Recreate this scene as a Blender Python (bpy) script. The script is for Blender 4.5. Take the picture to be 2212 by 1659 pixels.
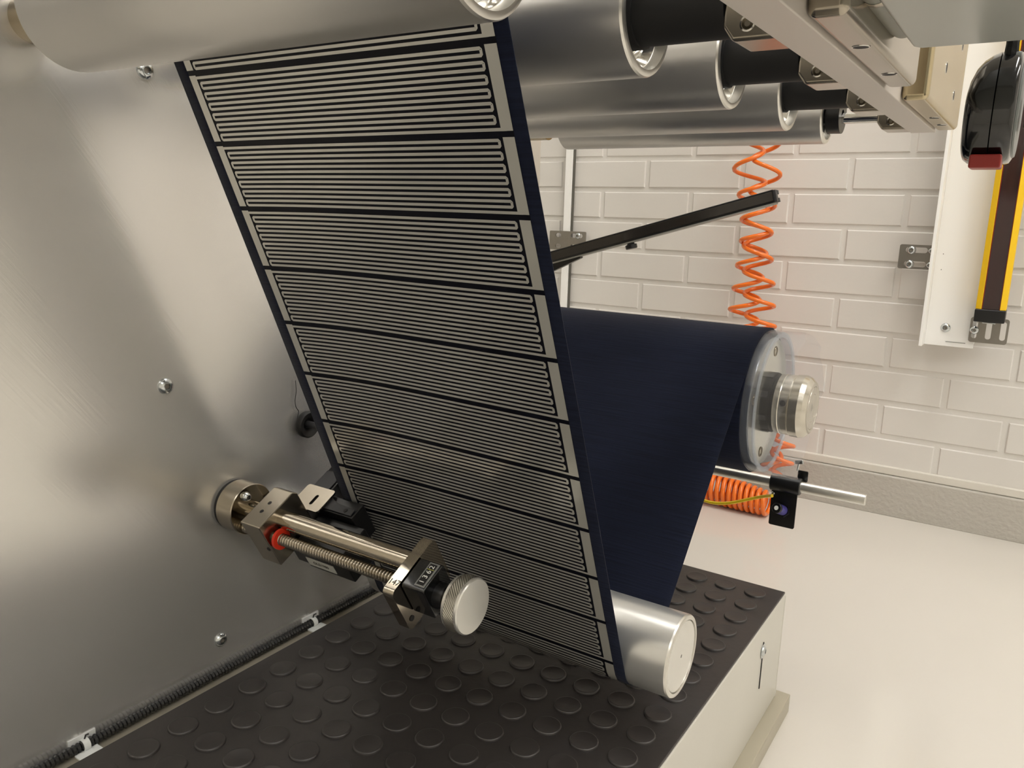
import bpy, math, random
from mathutils import Vector, Matrix
for o in list(bpy.data.objects): bpy.data.objects.remove(o)
random.seed(4)
COL = bpy.context.scene.collection
OZ = 0.625                                   # camera height above the floor; measurements below are relative to the camera
SC = bpy.context.scene
# ------------------------------------------------------------------ camera
YAW, PIT, ROL, F_PX = 0.575478, 0.210814, -0.0281566, 1728.3
cy, sy, cp, sp = math.cos(YAW), math.sin(YAW), math.cos(PIT), math.sin(PIT)
fwd = Vector((-sy*cp, cy*cp, -sp)); r0 = Vector((cy, sy, 0)); d0 = fwd.cross(r0)
cr, sr = math.cos(ROL), math.sin(ROL)
rgt = cr*r0 + sr*d0; dwn = -sr*r0 + cr*d0
cam_d = bpy.data.cameras.new('camera'); cam = bpy.data.objects.new('camera', cam_d); COL.objects.link(cam)
M = Matrix.Identity(4)
for i in range(3):
    M[i][0] = rgt[i]; M[i][1] = -dwn[i]; M[i][2] = -fwd[i]
M[2][3] = OZ
cam.matrix_world = M
cam_d.sensor_width = 36; cam_d.lens = F_PX/2212*36; cam_d.clip_start = 0.01; cam_d.clip_end = 50
SC.camera = cam
# ------------------------------------------------------------------ world, exposure
w = bpy.data.worlds.new('world'); SC.world = w; w.use_nodes = True
w.node_tree.nodes['Background'].inputs[0].default_value = (1, 0.98, 0.95, 1)
w.node_tree.nodes['Background'].inputs[1].default_value = 0.05
SC.view_settings.view_transform = 'Standard'; SC.view_settings.look = 'None'
SC.view_settings.gamma = 1; SC.view_settings.use_curve_mapping = False
SC.view_settings.exposure = 0.50
LAMP_STRENGTH = 11.0
LAMP_COLOR = (1.0, 0.98, 0.95)
CEIL = 1.95
# ceiling lamps: (centre x, centre y, half x, half y)
LAMPS = [(-0.35, 1.25, 0.15, 0.45), (0.75, 0.75, 0.15, 0.62), (2.1, 0.75, 0.15, 0.62), (0.75, -1.1, 0.15, 0.62), (2.1, -1.1, 0.15, 0.62), (-1.5, -1.1, 0.15, 0.62)]

# ------------------------------------------------------------------ materials
def lin(c):
    return tuple((v/255/12.92 if v/255 <= 0.04045 else ((v/255+0.055)/1.055)**2.4) for v in c)
MATS = {}
def mat(name, rgb, metal=0.0, rough=0.5, var=0.0, vscale=20.0, bump=0.0, bscale=60.0, stretch=None, rvar=0.0,
        aniso=0.0, coat=0.0, coat_rough=0.05, emit=None, estr=0.0, spec=0.5, detail=3.0):
    m = bpy.data.materials.new(name); m.use_nodes = True
    nt = m.node_tree; b = nt.nodes['Principled BSDF']; L = nt.links.new
    c = (*lin(rgb), 1)
    b.inputs['Base Color'].default_value = c; b.inputs['Metallic'].default_value = metal
    b.inputs['Roughness'].default_value = rough; b.inputs['Anisotropic'].default_value = aniso
    b.inputs['Specular IOR Level'].default_value = spec
    b.inputs['Coat Weight'].default_value = coat; b.inputs['Coat Roughness'].default_value = coat_rough
    if emit:
        b.inputs['Emission Color'].default_value = (*emit, 1); b.inputs['Emission Strength'].default_value = estr
    if var or bump or rvar:
        tc = nt.nodes.new('ShaderNodeTexCoord'); mp = nt.nodes.new('ShaderNodeMapping')
        L(tc.outputs['Object'], mp.inputs['Vector'])
        if stretch: mp.inputs['Scale'].default_value = stretch
        n1 = nt.nodes.new('ShaderNodeTexNoise'); n1.inputs['Scale'].default_value = vscale; n1.inputs['Detail'].default_value = detail
        L(mp.outputs[0], n1.inputs['Vector'])
        if var:
            mx = nt.nodes.new('ShaderNodeMix'); mx.data_type = 'RGBA'
            mx.inputs[6].default_value = tuple(v*(1-var) for v in c[:3])+(1,); mx.inputs[7].default_value = tuple(min(1, v*(1+var)) for v in c[:3])+(1,)
            L(n1.outputs['Fac'], mx.inputs[0]); L(mx.outputs[2], b.inputs['Base Color'])
        if rvar:
            mr = nt.nodes.new('ShaderNodeMapRange'); mr.inputs['To Min'].default_value = max(0.02, rough-rvar); mr.inputs['To Max'].default_value = rough+rvar
            L(n1.outputs['Fac'], mr.inputs['Value']); L(mr.outputs[0], b.inputs['Roughness'])
        if bump:
            n2 = nt.nodes.new('ShaderNodeTexNoise'); n2.inputs['Scale'].default_value = bscale; n2.inputs['Detail'].default_value = 4
            L(mp.outputs[0], n2.inputs['Vector'])
            bp = nt.nodes.new('ShaderNodeBump'); bp.inputs['Strength'].default_value = bump; bp.inputs['Distance'].default_value = 0.002
            L(n2.outputs['Fac'], bp.inputs['Height']); L(bp.outputs[0], b.inputs['Normal'])
    MATS[name] = m
    return m
def clear(name, rgb, body, rough=0.06, fres=0.6):
    m = bpy.data.materials.new(name); m.use_nodes = True; nt = m.node_tree; L = nt.links.new
    nt.nodes.remove(nt.nodes['Principled BSDF']); out = nt.nodes['Material Output']
    t = nt.nodes.new('ShaderNodeBsdfTransparent'); t.inputs[0].default_value = (0.97, 0.98, 1, 1)
    d = nt.nodes.new('ShaderNodeBsdfPrincipled'); d.inputs['Base Color'].default_value = (*lin(rgb), 1); d.inputs['Roughness'].default_value = rough
    g = nt.nodes.new('ShaderNodeBsdfGlossy'); g.inputs[1].default_value = rough
    lw = nt.nodes.new('ShaderNodeLayerWeight'); lw.inputs[0].default_value = 0.5
    pw = nt.nodes.new('ShaderNodeMath'); pw.operation = 'POWER'; L(lw.outputs['Facing'], pw.inputs[0]); pw.inputs[1].default_value = 4.0
    fr = nt.nodes.new('ShaderNodeMapRange'); fr.inputs['To Min'].default_value = 0.03; fr.inputs['To Max'].default_value = fres; L(pw.outputs[0], fr.inputs['Value'])
    m1 = nt.nodes.new('ShaderNodeMixShader'); m1.inputs[0].default_value = body; L(t.outputs[0], m1.inputs[1]); L(d.outputs[0], m1.inputs[2])
    m2 = nt.nodes.new('ShaderNodeMixShader'); L(fr.outputs[0], m2.inputs[0]); L(m1.outputs[0], m2.inputs[1]); L(g.outputs[0], m2.inputs[2])
    L(m2.outputs[0], out.inputs[0]); MATS[name] = m
    return m
mat('brick_paint', (226, 222, 216), rough=0.42, var=0.05, vscale=6, bump=0.25, bscale=45)
mat('mortar_paint', (226, 222, 216), rough=0.42, bump=0.35, bscale=70)
mat('wall_paint', (232, 228, 219), rough=0.6)
mat('ceiling_paint', (225, 222, 214), rough=0.8)
mat('floor_epoxy', (214, 209, 200), rough=0.12, var=0.04, vscale=3, bump=0.03, bscale=8)
mat('plinth_gloss', (190, 185, 176), rough=0.06, bump=1.0, bscale=110)
mat('plinth_plaster', (222, 217, 207), rough=0.45, bump=0.5, bscale=60)
m = mat('brushed', (230, 228, 224), metal=0.74, rough=0.24); nt = m.node_tree
tc = nt.nodes.new('ShaderNodeTexCoord'); ma = nt.nodes.new('ShaderNodeMapping'); mb_ = nt.nodes.new('ShaderNodeMapping')
ma.inputs['Rotation'].default_value = (math.radians(-36), 0, 0); mb_.inputs['Scale'].default_value = (1, 170, 5)
nz = nt.nodes.new('ShaderNodeTexNoise'); nz.inputs['Scale'].default_value = 3.0; nz.inputs['Detail'].default_value = 6
mr = nt.nodes.new('ShaderNodeMapRange'); mr.inputs['From Min'].default_value = 0.35; mr.inputs['From Max'].default_value = 0.7; mr.inputs['To Min'].default_value = 0.235; mr.inputs['To Max'].default_value = 0.250
bp = nt.nodes.new('ShaderNodeBump'); bp.inputs['Strength'].default_value = 0.032; bp.inputs['Distance'].default_value = 0.001
for p, q in ((tc.outputs['Object'], ma.inputs[0]), (ma.outputs[0], mb_.inputs[0]), (mb_.outputs[0], nz.inputs['Vector']), (nz.outputs['Fac'], mr.inputs['Value']),
             (mr.outputs[0], nt.nodes['Principled BSDF'].inputs['Roughness']), (nz.outputs['Fac'], bp.inputs['Height']), (bp.outputs[0], nt.nodes['Principled BSDF'].inputs['Normal'])): nt.links.new(p, q)
mat('panel_edge', (226, 222, 212), rough=0.5)
mat('roller_satin', (206, 204, 200), metal=0.85, rough=0.36)
mat('roller_bright', (232, 232, 229), metal=0.78, rough=0.30)
mat('rim_metal', (225, 223, 217), metal=1, rough=0.32)
mat('nickel', (172, 164, 150), metal=1, rough=0.22, rvar=0.05, vscale=9)
mat('nickel_mirror', (190, 181, 165), metal=1, rough=0.09)
mat('nose_steel', (206, 201, 190), metal=0.88, rough=0.22)
mat('nickel_dark', (150, 138, 116), metal=1, rough=0.16)
mat('chrome', (215, 213, 208), metal=1, rough=0.1)
mat('zinc', (205, 210, 212), metal=1, rough=0.2)
mat('galvanised', (150, 145, 138), metal=1, rough=0.42, var=0.1, vscale=60)
mat('black_plastic', (16, 16, 17), rough=0.32)
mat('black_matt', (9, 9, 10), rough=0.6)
mat('black_gloss', (10, 11, 12), rough=0.12, coat=0.6)
mat('sensor_grey', (48, 48, 50), rough=0.5)
mat('rubber', (48, 44, 43), spec=0.8, rough=0.42, var=0.12, vscale=12, bump=0.12, bscale=120, rvar=0.06)
mat('cheek_paint', (205, 202, 192), rough=0.3, var=0.05, vscale=8)
mat('lip_paint', (176, 169, 150), rough=0.4, var=0.08, vscale=10)
mat('steel_shelf', (196, 188, 170), metal=0.6, rough=0.4)
mat('silver_ink', (202, 200, 193), metal=0.5, rough=0.16, spec=0.5, coat=0.4, coat_rough=0.04)
mat('film_dark', (12, 13, 22), rough=0.35, coat=0.12, coat_rough=0.04, spec=0.08)
mat('anodised', (228, 227, 222), metal=0.75, rough=0.26)
mat('knurl', (190, 187, 178), metal=1, rough=0.3)
mat('red_plastic', (214, 50, 24), rough=0.4)
mat('red_dark', (150, 40, 34), rough=0.42)
mat('label_white', (205, 205, 198), rough=0.5)
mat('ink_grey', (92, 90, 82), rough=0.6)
mat('ink_black', (22, 20, 20), rough=0.6)
mat('digit_white', (238, 238, 232), rough=0.5)
mat('digit_line', (190, 186, 92), rough=0.5)
mat('window_frame_grey', (128, 128, 124), rough=0.3)
mat('orange', (246, 120, 30), rough=0.25, coat=0.4)
mat('yellow_cable', (244, 210, 40), rough=0.4)
mat('yellow_paint', (246, 200, 20), rough=0.4)
mat('curtain_window', (46, 16, 18), rough=0.1, coat=0.5)
mat('curtain_red', (120, 22, 20), rough=0.3)
mat('white_powder', (252, 251, 248), rough=0.45)
mat('box_grey', (176, 178, 172), rough=0.28, var=0.03, vscale=5)
mat('cylinder_grey', (126, 126, 116), rough=0.4)
mat('beam_paint', (206, 198, 190), rough=0.45)
mat('nickel_yellow_reflection', (196, 182, 150), metal=1, rough=0.25, var=0.12, vscale=14)  # nickel; yellow reflection of the light curtain is put into the base colour
mat('violet', (72, 66, 140), rough=0.4)
mat('chuck_disc', (226, 224, 214), metal=0.85, rough=0.22)
mat('nylon_white', (226, 228, 226), rough=0.35)
mat('bar_face', (30, 24, 18), rough=0.12, coat=0.5)
mat('bar_strip', (150, 148, 142), rough=0.4)
mat('strap', (18, 20, 19), rough=0.8, bump=0.5, bscale=300)
mat('case_grey', (120, 124, 122), rough=0.35)
mat('lamp_frame', (225, 225, 222), rough=0.5)
mat('lamp_diffuser', (255, 250, 240), rough=0.6, emit=LAMP_COLOR, estr=LAMP_STRENGTH)
clear('clear_rim', (196, 206, 216), 0.30, 0.1, 0.4)
clear('clear_core', (84, 102, 134), 0.18, 0.08, 0.5)  # reflection of the navy fabric in the clear wall, put into this blue tint
clear('clear_film', (240, 238, 236), 0.07, 0.12, 0.4)

def fabric_mat(name, rgb):
    m = mat(name, rgb, rough=0.85, spec=0.15); nt = m.node_tree; L = nt.links.new; b = nt.nodes['Principled BSDF']
    tc = nt.nodes.new('ShaderNodeTexCoord'); mp = nt.nodes.new('ShaderNodeMapping'); mp.inputs['Scale'].default_value = (16, 620, 1)
    L(tc.outputs['UV'], mp.inputs['Vector'])
    n = nt.nodes.new('ShaderNodeTexNoise'); n.inputs['Scale'].default_value = 1.0; n.inputs['Detail'].default_value = 2
    L(mp.outputs[0], n.inputs['Vector'])
    mx = nt.nodes.new('ShaderNodeMix'); mx.data_type = 'RGBA'; c = lin(rgb)
    mx.inputs[6].default_value = tuple(v*0.40 for v in c)+(1,); mx.inputs[7].default_value = tuple(v*1.75 for v in c)+(1,)
    L(n.outputs['Fac'], mx.inputs[0]); L(mx.outputs[2], b.inputs['Base Color'])
    b.inputs['Sheen Weight'].default_value = 0.06
    bp = nt.nodes.new('ShaderNodeBump'); bp.inputs['Strength'].default_value = 0.5; bp.inputs['Distance'].default_value = 0.0006
    L(n.outputs['Fac'], bp.inputs['Height']); L(bp.outputs[0], b.inputs['Normal'])
    return m
fabric_mat('fabric', (20, 25, 42))

# ------------------------------------------------------------------ mesh helpers (camera-relative coordinates in, world out)
WLOC = {}
class MB:
    def __init__(s): s.v = []; s.f = []; s.uv = {}
    def add(s, vs, fs):
        n = len(s.v); s.v += [Vector(v) for v in vs]; s.f += [tuple(i+n for i in f) for f in fs]; return s
    def box(s, x0, x1, y0, y1, z0, z1):
        return s.add([(x, y, z) for z in (z0, z1) for y in (y0, y1) for x in (x0, x1)],
                     [(0, 2, 3, 1), (4, 5, 7, 6), (0, 1, 5, 4), (2, 6, 7, 3), (0, 4, 6, 2), (1, 3, 7, 5)])
    def obox(s, c, ax, h):
        c = Vector(c); a = [Vector(v).normalized()*k for v, k in zip(ax, h)]
        vs = [c+i*a[0]+j*a[1]+k*a[2] for k in (-1, 1) for j in (-1, 1) for i in (-1, 1)]
        return s.add(vs, [(0, 2, 3, 1), (4, 5, 7, 6), (0, 1, 5, 4), (2, 6, 7, 3), (0, 4, 6, 2), (1, 3, 7, 5)])
    def prism(s, pts, vec):
        n = len(pts); vec = Vector(vec); a = [Vector(p) for p in pts]
        return s.add(a+[p+vec for p in a], [tuple(range(n-1, -1, -1)), tuple(range(n, 2*n))]+[(i, (i+1) % n, n+(i+1) % n, n+i) for i in range(n)])
    def lathe(s, o, ax, prof, n=48, close=False):
        """prof: list of (t along axis, radius); a radius of 0 closes the end"""
        o = Vector(o); ax = Vector(ax).normalized(); u = ax.orthogonal().normalized(); w_ = ax.cross(u)
        vs = []; fs = []; rows = []
        for t, r in prof:
            if r <= 1e-9: rows.append([len(vs)]); vs.append(o+ax*t)
            else:
                rows.append([len(vs)+i for i in range(n)])
                vs += [o+ax*t+(u*math.cos(2*math.pi*i/n)+w_*math.sin(2*math.pi*i/n))*r for i in range(n)]
        pr = list(zip(rows, rows[1:]))
        if close: pr.append((rows[-1], rows[0]))
        for A, B in pr:
            for i in range(n):
                j = (i+1) % n
                if len(A) == 1 and len(B) == 1: continue
                if len(A) == 1: fs.append((A[0], B[j], B[i]))
                elif len(B) == 1: fs.append((A[i], A[j], B[0]))
                else: fs.append((A[i], A[j], B[j], B[i]))
        return s.add(vs, fs)
    def cyl(s, o, ax, r, h, n=32, bev=0.0):
        if bev: return s.lathe(o, ax, [(0, 0), (0, r-bev), (bev, r), (h-bev, r), (h, r-bev), (h, 0)], n)
        return s.lathe(o, ax, [(0, 0), (0, r), (h, r), (h, 0)], n)
    def sweep(s, path, r, n=10, cap=True):
        P = [Vector(p) for p in path]; k = len(P); rad = r if isinstance(r, list) else [r]*k
        T = [(P[min(i+1, k-1)]-P[max(i-1, 0)]).normalized() for i in range(k)]
        u = T[0].orthogonal().normalized(); vs = []; fs = []
        for i in range(k):
            u = (u-T[i]*u.dot(T[i])).normalized(); w_ = T[i].cross(u)
            vs += [P[i]+(u*math.cos(2*math.pi*j/n)+w_*math.sin(2*math.pi*j/n))*rad[i] for j in range(n)]
        for i in range(k-1):
            for j in range(n):
                a = i*n+j; b = i*n+(j+1) % n; fs.append((a, b, b+n, a+n))
        if cap: fs += [tuple(range(n-1, -1, -1)), tuple((k-1)*n+j for j in range(n))]
        return s.add(vs, fs)
    def rings(s, o, ax, r, n=24): pass
    def build(s, name, material, parent=None, bev=0.0, seg=2, angle=32, label=None, cat=None, group=None, kind=None, uvf=None, base=True, smooth=True):
        xs = [v.x for v in s.v]; ys = [v.y for v in s.v]; zs = [v.z for v in s.v]
        cz = min(zs) if (base and parent is None) else (min(zs)+max(zs))/2
        c = Vector(((min(xs)+max(xs))/2, (min(ys)+max(ys))/2, cz))
        me = bpy.data.meshes.new(name); me.from_pydata([v-c for v in s.v], [], s.f); me.update()
        if uvf:
            ul = me.uv_layers.new(name='uv')
            for p in me.polygons:
                for li in p.loop_indices: ul.data[li].uv = uvf(me.loops[li].vertex_index)
        if smooth:
            me.polygons.foreach_set('use_smooth', [True]*len(me.polygons)); me.set_sharp_from_angle(angle=math.radians(angle))
        me.materials.append(MATS[material])
        o = bpy.data.objects.new(name, me); COL.objects.link(o)
        wl = c+Vector((0, 0, OZ)); WLOC[o] = wl
        if parent is not None: o.parent = parent; o.location = wl-WLOC[parent]
        else: o.location = wl
        if bev:
            b = o.modifiers.new('bevel', 'BEVEL'); b.width = bev; b.segments = seg; b.limit_method = 'ANGLE'; b.angle_limit = math.radians(35); b.harden_normals = True
        tag(o, label, cat, group, kind)
        return o
def tag(o, label=None, cat=None, group=None, kind=None):
    if label: o['label'] = label
    if cat: o['category'] = cat
    if group: o['group'] = group
    if kind: o['kind'] = kind
    return o
def thing(name, loc, label, cat, group=None):
    o = bpy.data.objects.new(name, None); COL.objects.link(o); o.empty_display_size = 0.02
    wl = Vector(loc)+Vector((0, 0, OZ)); o.location = wl; WLOC[o] = wl
    return tag(o, label, cat, group)
def text_part(name, body, size, origin, xdir, ydir, material, parent, depth=0.0001):
    cu = bpy.data.curves.new(name+'_curve', 'FONT'); cu.body = body; cu.size = size; cu.extrude = depth; cu.align_x = 'CENTER'; cu.align_y = 'CENTER'; cu.resolution_u = 4
    t = bpy.data.objects.new(name+'_tmp', cu); COL.objects.link(t)
    dg = bpy.context.evaluated_depsgraph_get(); me = bpy.data.meshes.new_from_object(t.evaluated_get(dg))
    bpy.data.objects.remove(t)
    X = Vector(xdir).normalized(); Y = Vector(ydir); Y = (Y-X*Y.dot(X)).normalized(); Z = X.cross(Y)
    R = Matrix((X, Y, Z)).transposed()
    for v in me.vertices: v.co = R @ v.co
    me.materials.clear(); me.materials.append(MATS[material])
    o = bpy.data.objects.new(name, me); COL.objects.link(o)
    wl = Vector(origin)+Vector((0, 0, OZ)); WLOC[o] = wl; o.parent = parent; o.location = wl-WLOC[parent]
    return o
def copy_part(src, loc, parent):
    c = src.copy(); COL.objects.link(c); wl = Vector(loc)+Vector((0, 0, OZ)); WLOC[c] = wl; c.parent = parent; c.location = wl-WLOC[parent]
    return c
AX = (1, 0, 0)
ZF = -OZ
# ================================================================== THE SETTING
def S(mb, name, m, **k): return mb.build(name, m, kind='structure', **k)
S(MB().box(-2.4, 3.4, -3.0, 1.95, ZF-0.06, ZF), 'floor', 'floor_epoxy')
S(MB().box(-2.4, 3.4, -3.0, 1.95, CEIL, CEIL+0.06), 'ceiling', 'ceiling_paint')
S(MB().box(3.4, 3.5, -3.0, 1.95, ZF, CEIL), 'wall_right', 'wall_paint')
S(MB().box(-2.5, -2.4, -3.0, 1.95, ZF, CEIL), 'wall_left', 'wall_paint')
S(MB().box(-2.5, 3.5, -3.1, -3.0, ZF, CEIL), 'wall_front', 'wall_paint')
YW = 1.85
wall = S(MB().box(-2.4, 3.4, YW+0.005, YW+0.1, ZF, CEIL), 'wall_back', 'mortar_paint')
plinth = S(MB().box(-2.4, 3.4, YW-0.012, YW+0.004, -0.627, -0.535), 'baseboard_back', 'plinth_gloss', bev=0.004)
MB().box(-2.4, 3.4, YW-0.006, YW+0.004, -0.535, -0.5165).build('plaster_strip', 'plinth_plaster', parent=plinth, bev=0.003)
# bricks: every brick near the frame is its own part, the rest of the wall one joined part
BP, BH, BT = 0.2325, 0.0605, 0.0738
hx, hz = BP/2-0.0055, BH/2+0.0012
def brick_geo(mb, x, z, dy=0.0, h=hx):
    c = 0.0020; y0 = YW+0.0018+dy; y1 = YW+0.02
    A = [(x-h+c, y0, z-hz+c), (x+h-c, y0, z-hz+c), (x+h-c, y0, z+hz-c), (x-h+c, y0, z+hz-c)]
    B = [(x-h, y0+c, z-hz), (x+h, y0+c, z-hz), (x+h, y0+c, z+hz), (x-h, y0+c, z+hz)]
    C_ = [(x-h, y1, z-hz), (x+h, y1, z-hz), (x+h, y1, z+hz), (x-h, y1, z+hz)]
    fs = [(0, 1, 2, 3)]
    for k in range(4):
        j = (k+1) % 4; fs += [(k, 4+k, 4+j, j), (4+k, 8+k, 8+j, 4+j)]
    mb.add(A+B+C_, fs)
proto = None; rest = MB()
for n in range(-24, 9):
    z = 0.1316-n*BT-hz
    if z+hz > CEIL: continue
    x0 = (-0.8275 if n % 2 == 0 else -0.9455)+BP/2
    for k in range(-8, 20):
        x = x0+k*BP
        if x-hx < -2.38 or x+hx > 3.38: continue
        if -1.35 < x < 0.75 and -4 <= n <= 8:
            dy = random.uniform(-0.0012, 0.0012)
            if proto is None:
                mb = MB(); brick_geo(mb, x, z); proto = mb.build('brick', 'brick_paint', parent=wall, smooth=False); pc = WLOC[proto]; o = proto
                off = Vector((pc.x-x, pc.y, pc.z-OZ-z))
            else:
                o = copy_part(proto, (x+off.x, off.y+dy, z+off.z), wall)
            o.rotation_euler = (random.uniform(-0.012, 0.012), random.uniform(-0.004, 0.004), random.uniform(-0.004, 0.004))
        else: brick_geo(rest, x, z, random.uniform(-0.001, 0.001))
rest.build('bricks_beyond', 'brick_paint', parent=wall, smooth=False, kind='stuff')

# ceiling lamps
for i, (lx, ly, hx_, hy_) in enumerate(LAMPS):
    L_ = thing('ceiling_lamp', (lx, ly, CEIL-0.06), ['shorter ceiling lamp above the brick wall end of the machine', 'long ceiling lamp nearest the brick wall, right of the machine', 'long ceiling lamp by the right wall, nearer the bricks', 'long ceiling lamp behind the viewer, nearer the machine', 'long ceiling lamp behind the viewer, by the right wall', 'long ceiling lamp behind the viewer on the far side of the machine'][i], 'lamp', 'long ceiling lamps')
    MB().box(lx-hx_-0.02, lx+hx_+0.02, ly-hy_-0.02, ly+hy_+0.02, CEIL-0.05, CEIL-0.001).build('frame', 'lamp_frame', parent=L_, bev=0.004)
    MB().box(lx-hx_, lx+hx_, ly-hy_, ly+hy_, CEIL-0.058, CEIL-0.0505).build('diffuser', 'lamp_diffuser', parent=L_)

# ================================================================== SMALL SHARED SHAPES
def button_bolt(name, o, ax, r, parent, m='zinc', h=None, washer=False):
    h = h or r*0.5
    p = [(0, r), (h*0.25, r*0.99), (h*0.6, r*0.88), (h*0.9, r*0.66), (h, r*0.5), (h, r*0.42), (h*0.35, r*0.40), (h*0.35, 0)]
    b = MB().lathe(o, ax, p, 24)
    if washer: b.lathe(o, ax, [(0, r*1.45), (h*0.16, r*1.45), (h*0.16, r*0.9)], 24)
    bo = b.build(name, m, parent=parent, angle=40)
    MB().lathe(o, ax, [(h*0.36, 0), (h*0.36, r*0.34), (h*0.7, r*0.37)], 6).build('hex_socket', 'galvanised', parent=bo)
    return bo
def rrect(x0, x1, y0, y1, r, n=6):
    out = []
    for cx_, cy_, a0 in ((x1-r, y1-r, 0), (x0+r, y1-r, 90), (x0+r, y0+r, 180), (x1-r, y0+r, 270)):
        for k in range(n+1):
            a = math.radians(a0+90*k/n); out.append((cx_+r*math.cos(a), cy_+r*math.sin(a)))
    return out
def circ(x, y, r, n=16): return [(x+r*math.cos(2*math.pi*k/n), y+r*math.sin(2*math.pi*k/n)) for k in range(n)]
def plate(name, outline, holes, thick, origin, xdir, ydir, material, parent=None, bev=0.0, **k):
    """flat plate with real holes; origin is where (0,0) of the outline lies"""
    cu = bpy.data.curves.new('tmp_outline', 'CURVE'); cu.dimensions = '2D'; cu.fill_mode = 'BOTH'; cu.extrude = thick/2
    for pts in [outline]+holes:
        sp_ = cu.splines.new('POLY'); sp_.points.add(len(pts)-1); sp_.use_cyclic_u = True
        for q, (a, b) in zip(sp_.points, pts): q.co = (a, b, 0, 1)
    t = bpy.data.objects.new('tmp_plate', cu); COL.objects.link(t)
    me = bpy.data.meshes.new_from_object(t.evaluated_get(bpy.context.evaluated_depsgraph_get())); bpy.data.objects.remove(t)
    X = Vector(xdir).normalized(); Y = Vector(ydir); Y = (Y-X*Y.dot(X)).normalized(); Z = X.cross(Y); o0 = Vector(origin)
    mb = MB(); mb.add([o0+X*v.co.x+Y*v.co.y+Z*v.co.z for v in me.vertices], [tuple(p.vertices) for p in me.polygons])
    bpy.data.meshes.remove(me)
    return mb.build(name, material, parent=parent, bev=bev, **k)

# ================================================================== MACHINE SIDE PANEL
XP = -0.63
panel = thing('machine_cabinet', (XP-0.02, 0.1, ZF), 'large brushed aluminium side panel of the machine with button-head bolts', 'machine')
MB().box(XP-0.012, XP, -1.1, 1.03, ZF, 1.0).build('face_plate', 'brushed', parent=panel)
MB().box(XP-0.45, XP-0.0125, -1.1, 1.02, ZF, 1.0).build('cabinet_body', 'panel_edge', parent=panel, bev=0.004)
for by, bz in ((0.4103, 0.1048), (0.4103, -0.1577), (0.4527, -0.4228)):
    button_bolt('bolt', (XP+0.0002, by, bz), AX, 0.0072, panel)

# ================================================================== ROLLERS
RX0, RX1 = -0.545, -0.2166
def roller(label, y, z, r, x0, x1, m='roller_satin', end='sleeve', bracket=-0.1645, sleeve_r=0.0185):
    t = thing('guide_roller', ((x0+x1)/2, y, z-r), label, 'roller', 'metal web guide rollers')
    e = 0.0022
    MB().lathe((0, y, z), AX, [(x0+e, r-0.0045), (x0, r-0.0045), (x0, r-e), (x0+e, r), (x1-e, r)], 96).build('shell', m, parent=t, angle=50)
    MB().lathe((0, y, z), AX, [(x1-e, r), (x1-e*0.3, r-e*0.3), (x1, r-e), (x1, r-0.0045), (x1-0.007, r-0.0055), (x1-0.007, r-0.006)], 96).build('end_rim', 'rim_metal', parent=t, angle=35)
    if end == 'plug':
        MB().lathe((0, y, z), AX, [(x1-0.0025, r-0.0046), (x1-0.0025, r-0.0052), (x1-0.0008, r-0.0056), (x1-0.0008, 0.0016), (x1-0.004, 0.0015), (x1-0.004, 0)], 96).build('end_plug', 'anodised', parent=t)
        MB().cyl((XP, y, z), AX, 0.010, x0-XP+0.01, 32).build('shaft', 'chrome', parent=t)
        MB().cyl((XP, y, z), AX, 0.024, 0.03, 40, 0.002).build('bearing_flange', 'black_plastic', parent=t)
        return t
    MB().lathe((0, y, z), AX, [(x1-0.0072, r-0.006), (x1-0.014, r-0.009), (x1-0.014, r-0.013), (x1-0.011, r-0.015), (x1-0.011, 0.006)], 64).build('bearing', 'chrome', parent=t)
    MB().lathe((0, y, z), AX, [(x0+0.0022, r-0.0045), (x0+0.006, r-0.006), (x0+0.006, 0)], 48).build('inner_cap', 'rim_metal', parent=t)
    if end == 'sleeve':
        MB().lathe((0, y, z), AX, [(x1-0.012, sleeve_r+0.0015), (x1-0.003, sleeve_r+0.0015), (x1-0.003, sleeve_r), (bracket, sleeve_r), (bracket, 0)], 48).build('sleeve', 'black_matt', parent=t)
    else:
        MB().lathe((0, y, z), AX, [(x1-0.012, 0.008), (x1+0.0005, 0.008), (x1+0.0005, 0.019), (x1+0.0145, 0.019), (x1+0.0145, 0.006)], 48).build('collar', 'black_plastic', parent=t)
        MB().cyl((x1+0.002, y, z-0.003), AX, 0.0058, bracket-x1-0.002, 24).build('pin_shaft', 'chrome', parent=t)
    MB().lathe((0, y, z), AX, [(XP, 0.017), (x0-0.028, 0.017), (x0-0.028, 0.0125), (x0+0.01, 0.0125)], 40).build('shaft', 'nickel_dark', parent=t)
    return t
RY = {1: (0.3246, 0.1262, 0.0392), 2: (0.4724, 0.1185, 0.0358), 3: (0.6325, 0.1185, 0.0358), 4: (0.797, 0.1190, 0.0365), 5: (0.9552, 0.1130, 0.0295)}
roller('big satin metal roller nearest the viewer, at the top left', *RY[1], -0.577, -0.2300, 'roller_satin')
roller('second metal roller from the viewer, just right of the printed fabric top', *RY[2], RX0, RX1, 'roller_satin')
roller('third metal roller from the viewer, in the row under the beam', *RY[3], RX0, RX1, 'roller_satin')
roller('fourth metal roller from the viewer, in the row under the beam', *RY[4], RX0, RX1, 'roller_satin')
roller('thinnest and farthest metal roller of the top row, with a black collar', *RY[5], RX0, RX1, 'roller_satin', end='collar')
BYB, BZB, BRB = 0.6214, -0.3776, 0.03705
roller('bright metal roller in the fabric loop above the rubber mat', BYB, BZB, BRB, -0.56, RX1, 'roller_bright', end='plug')

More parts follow.
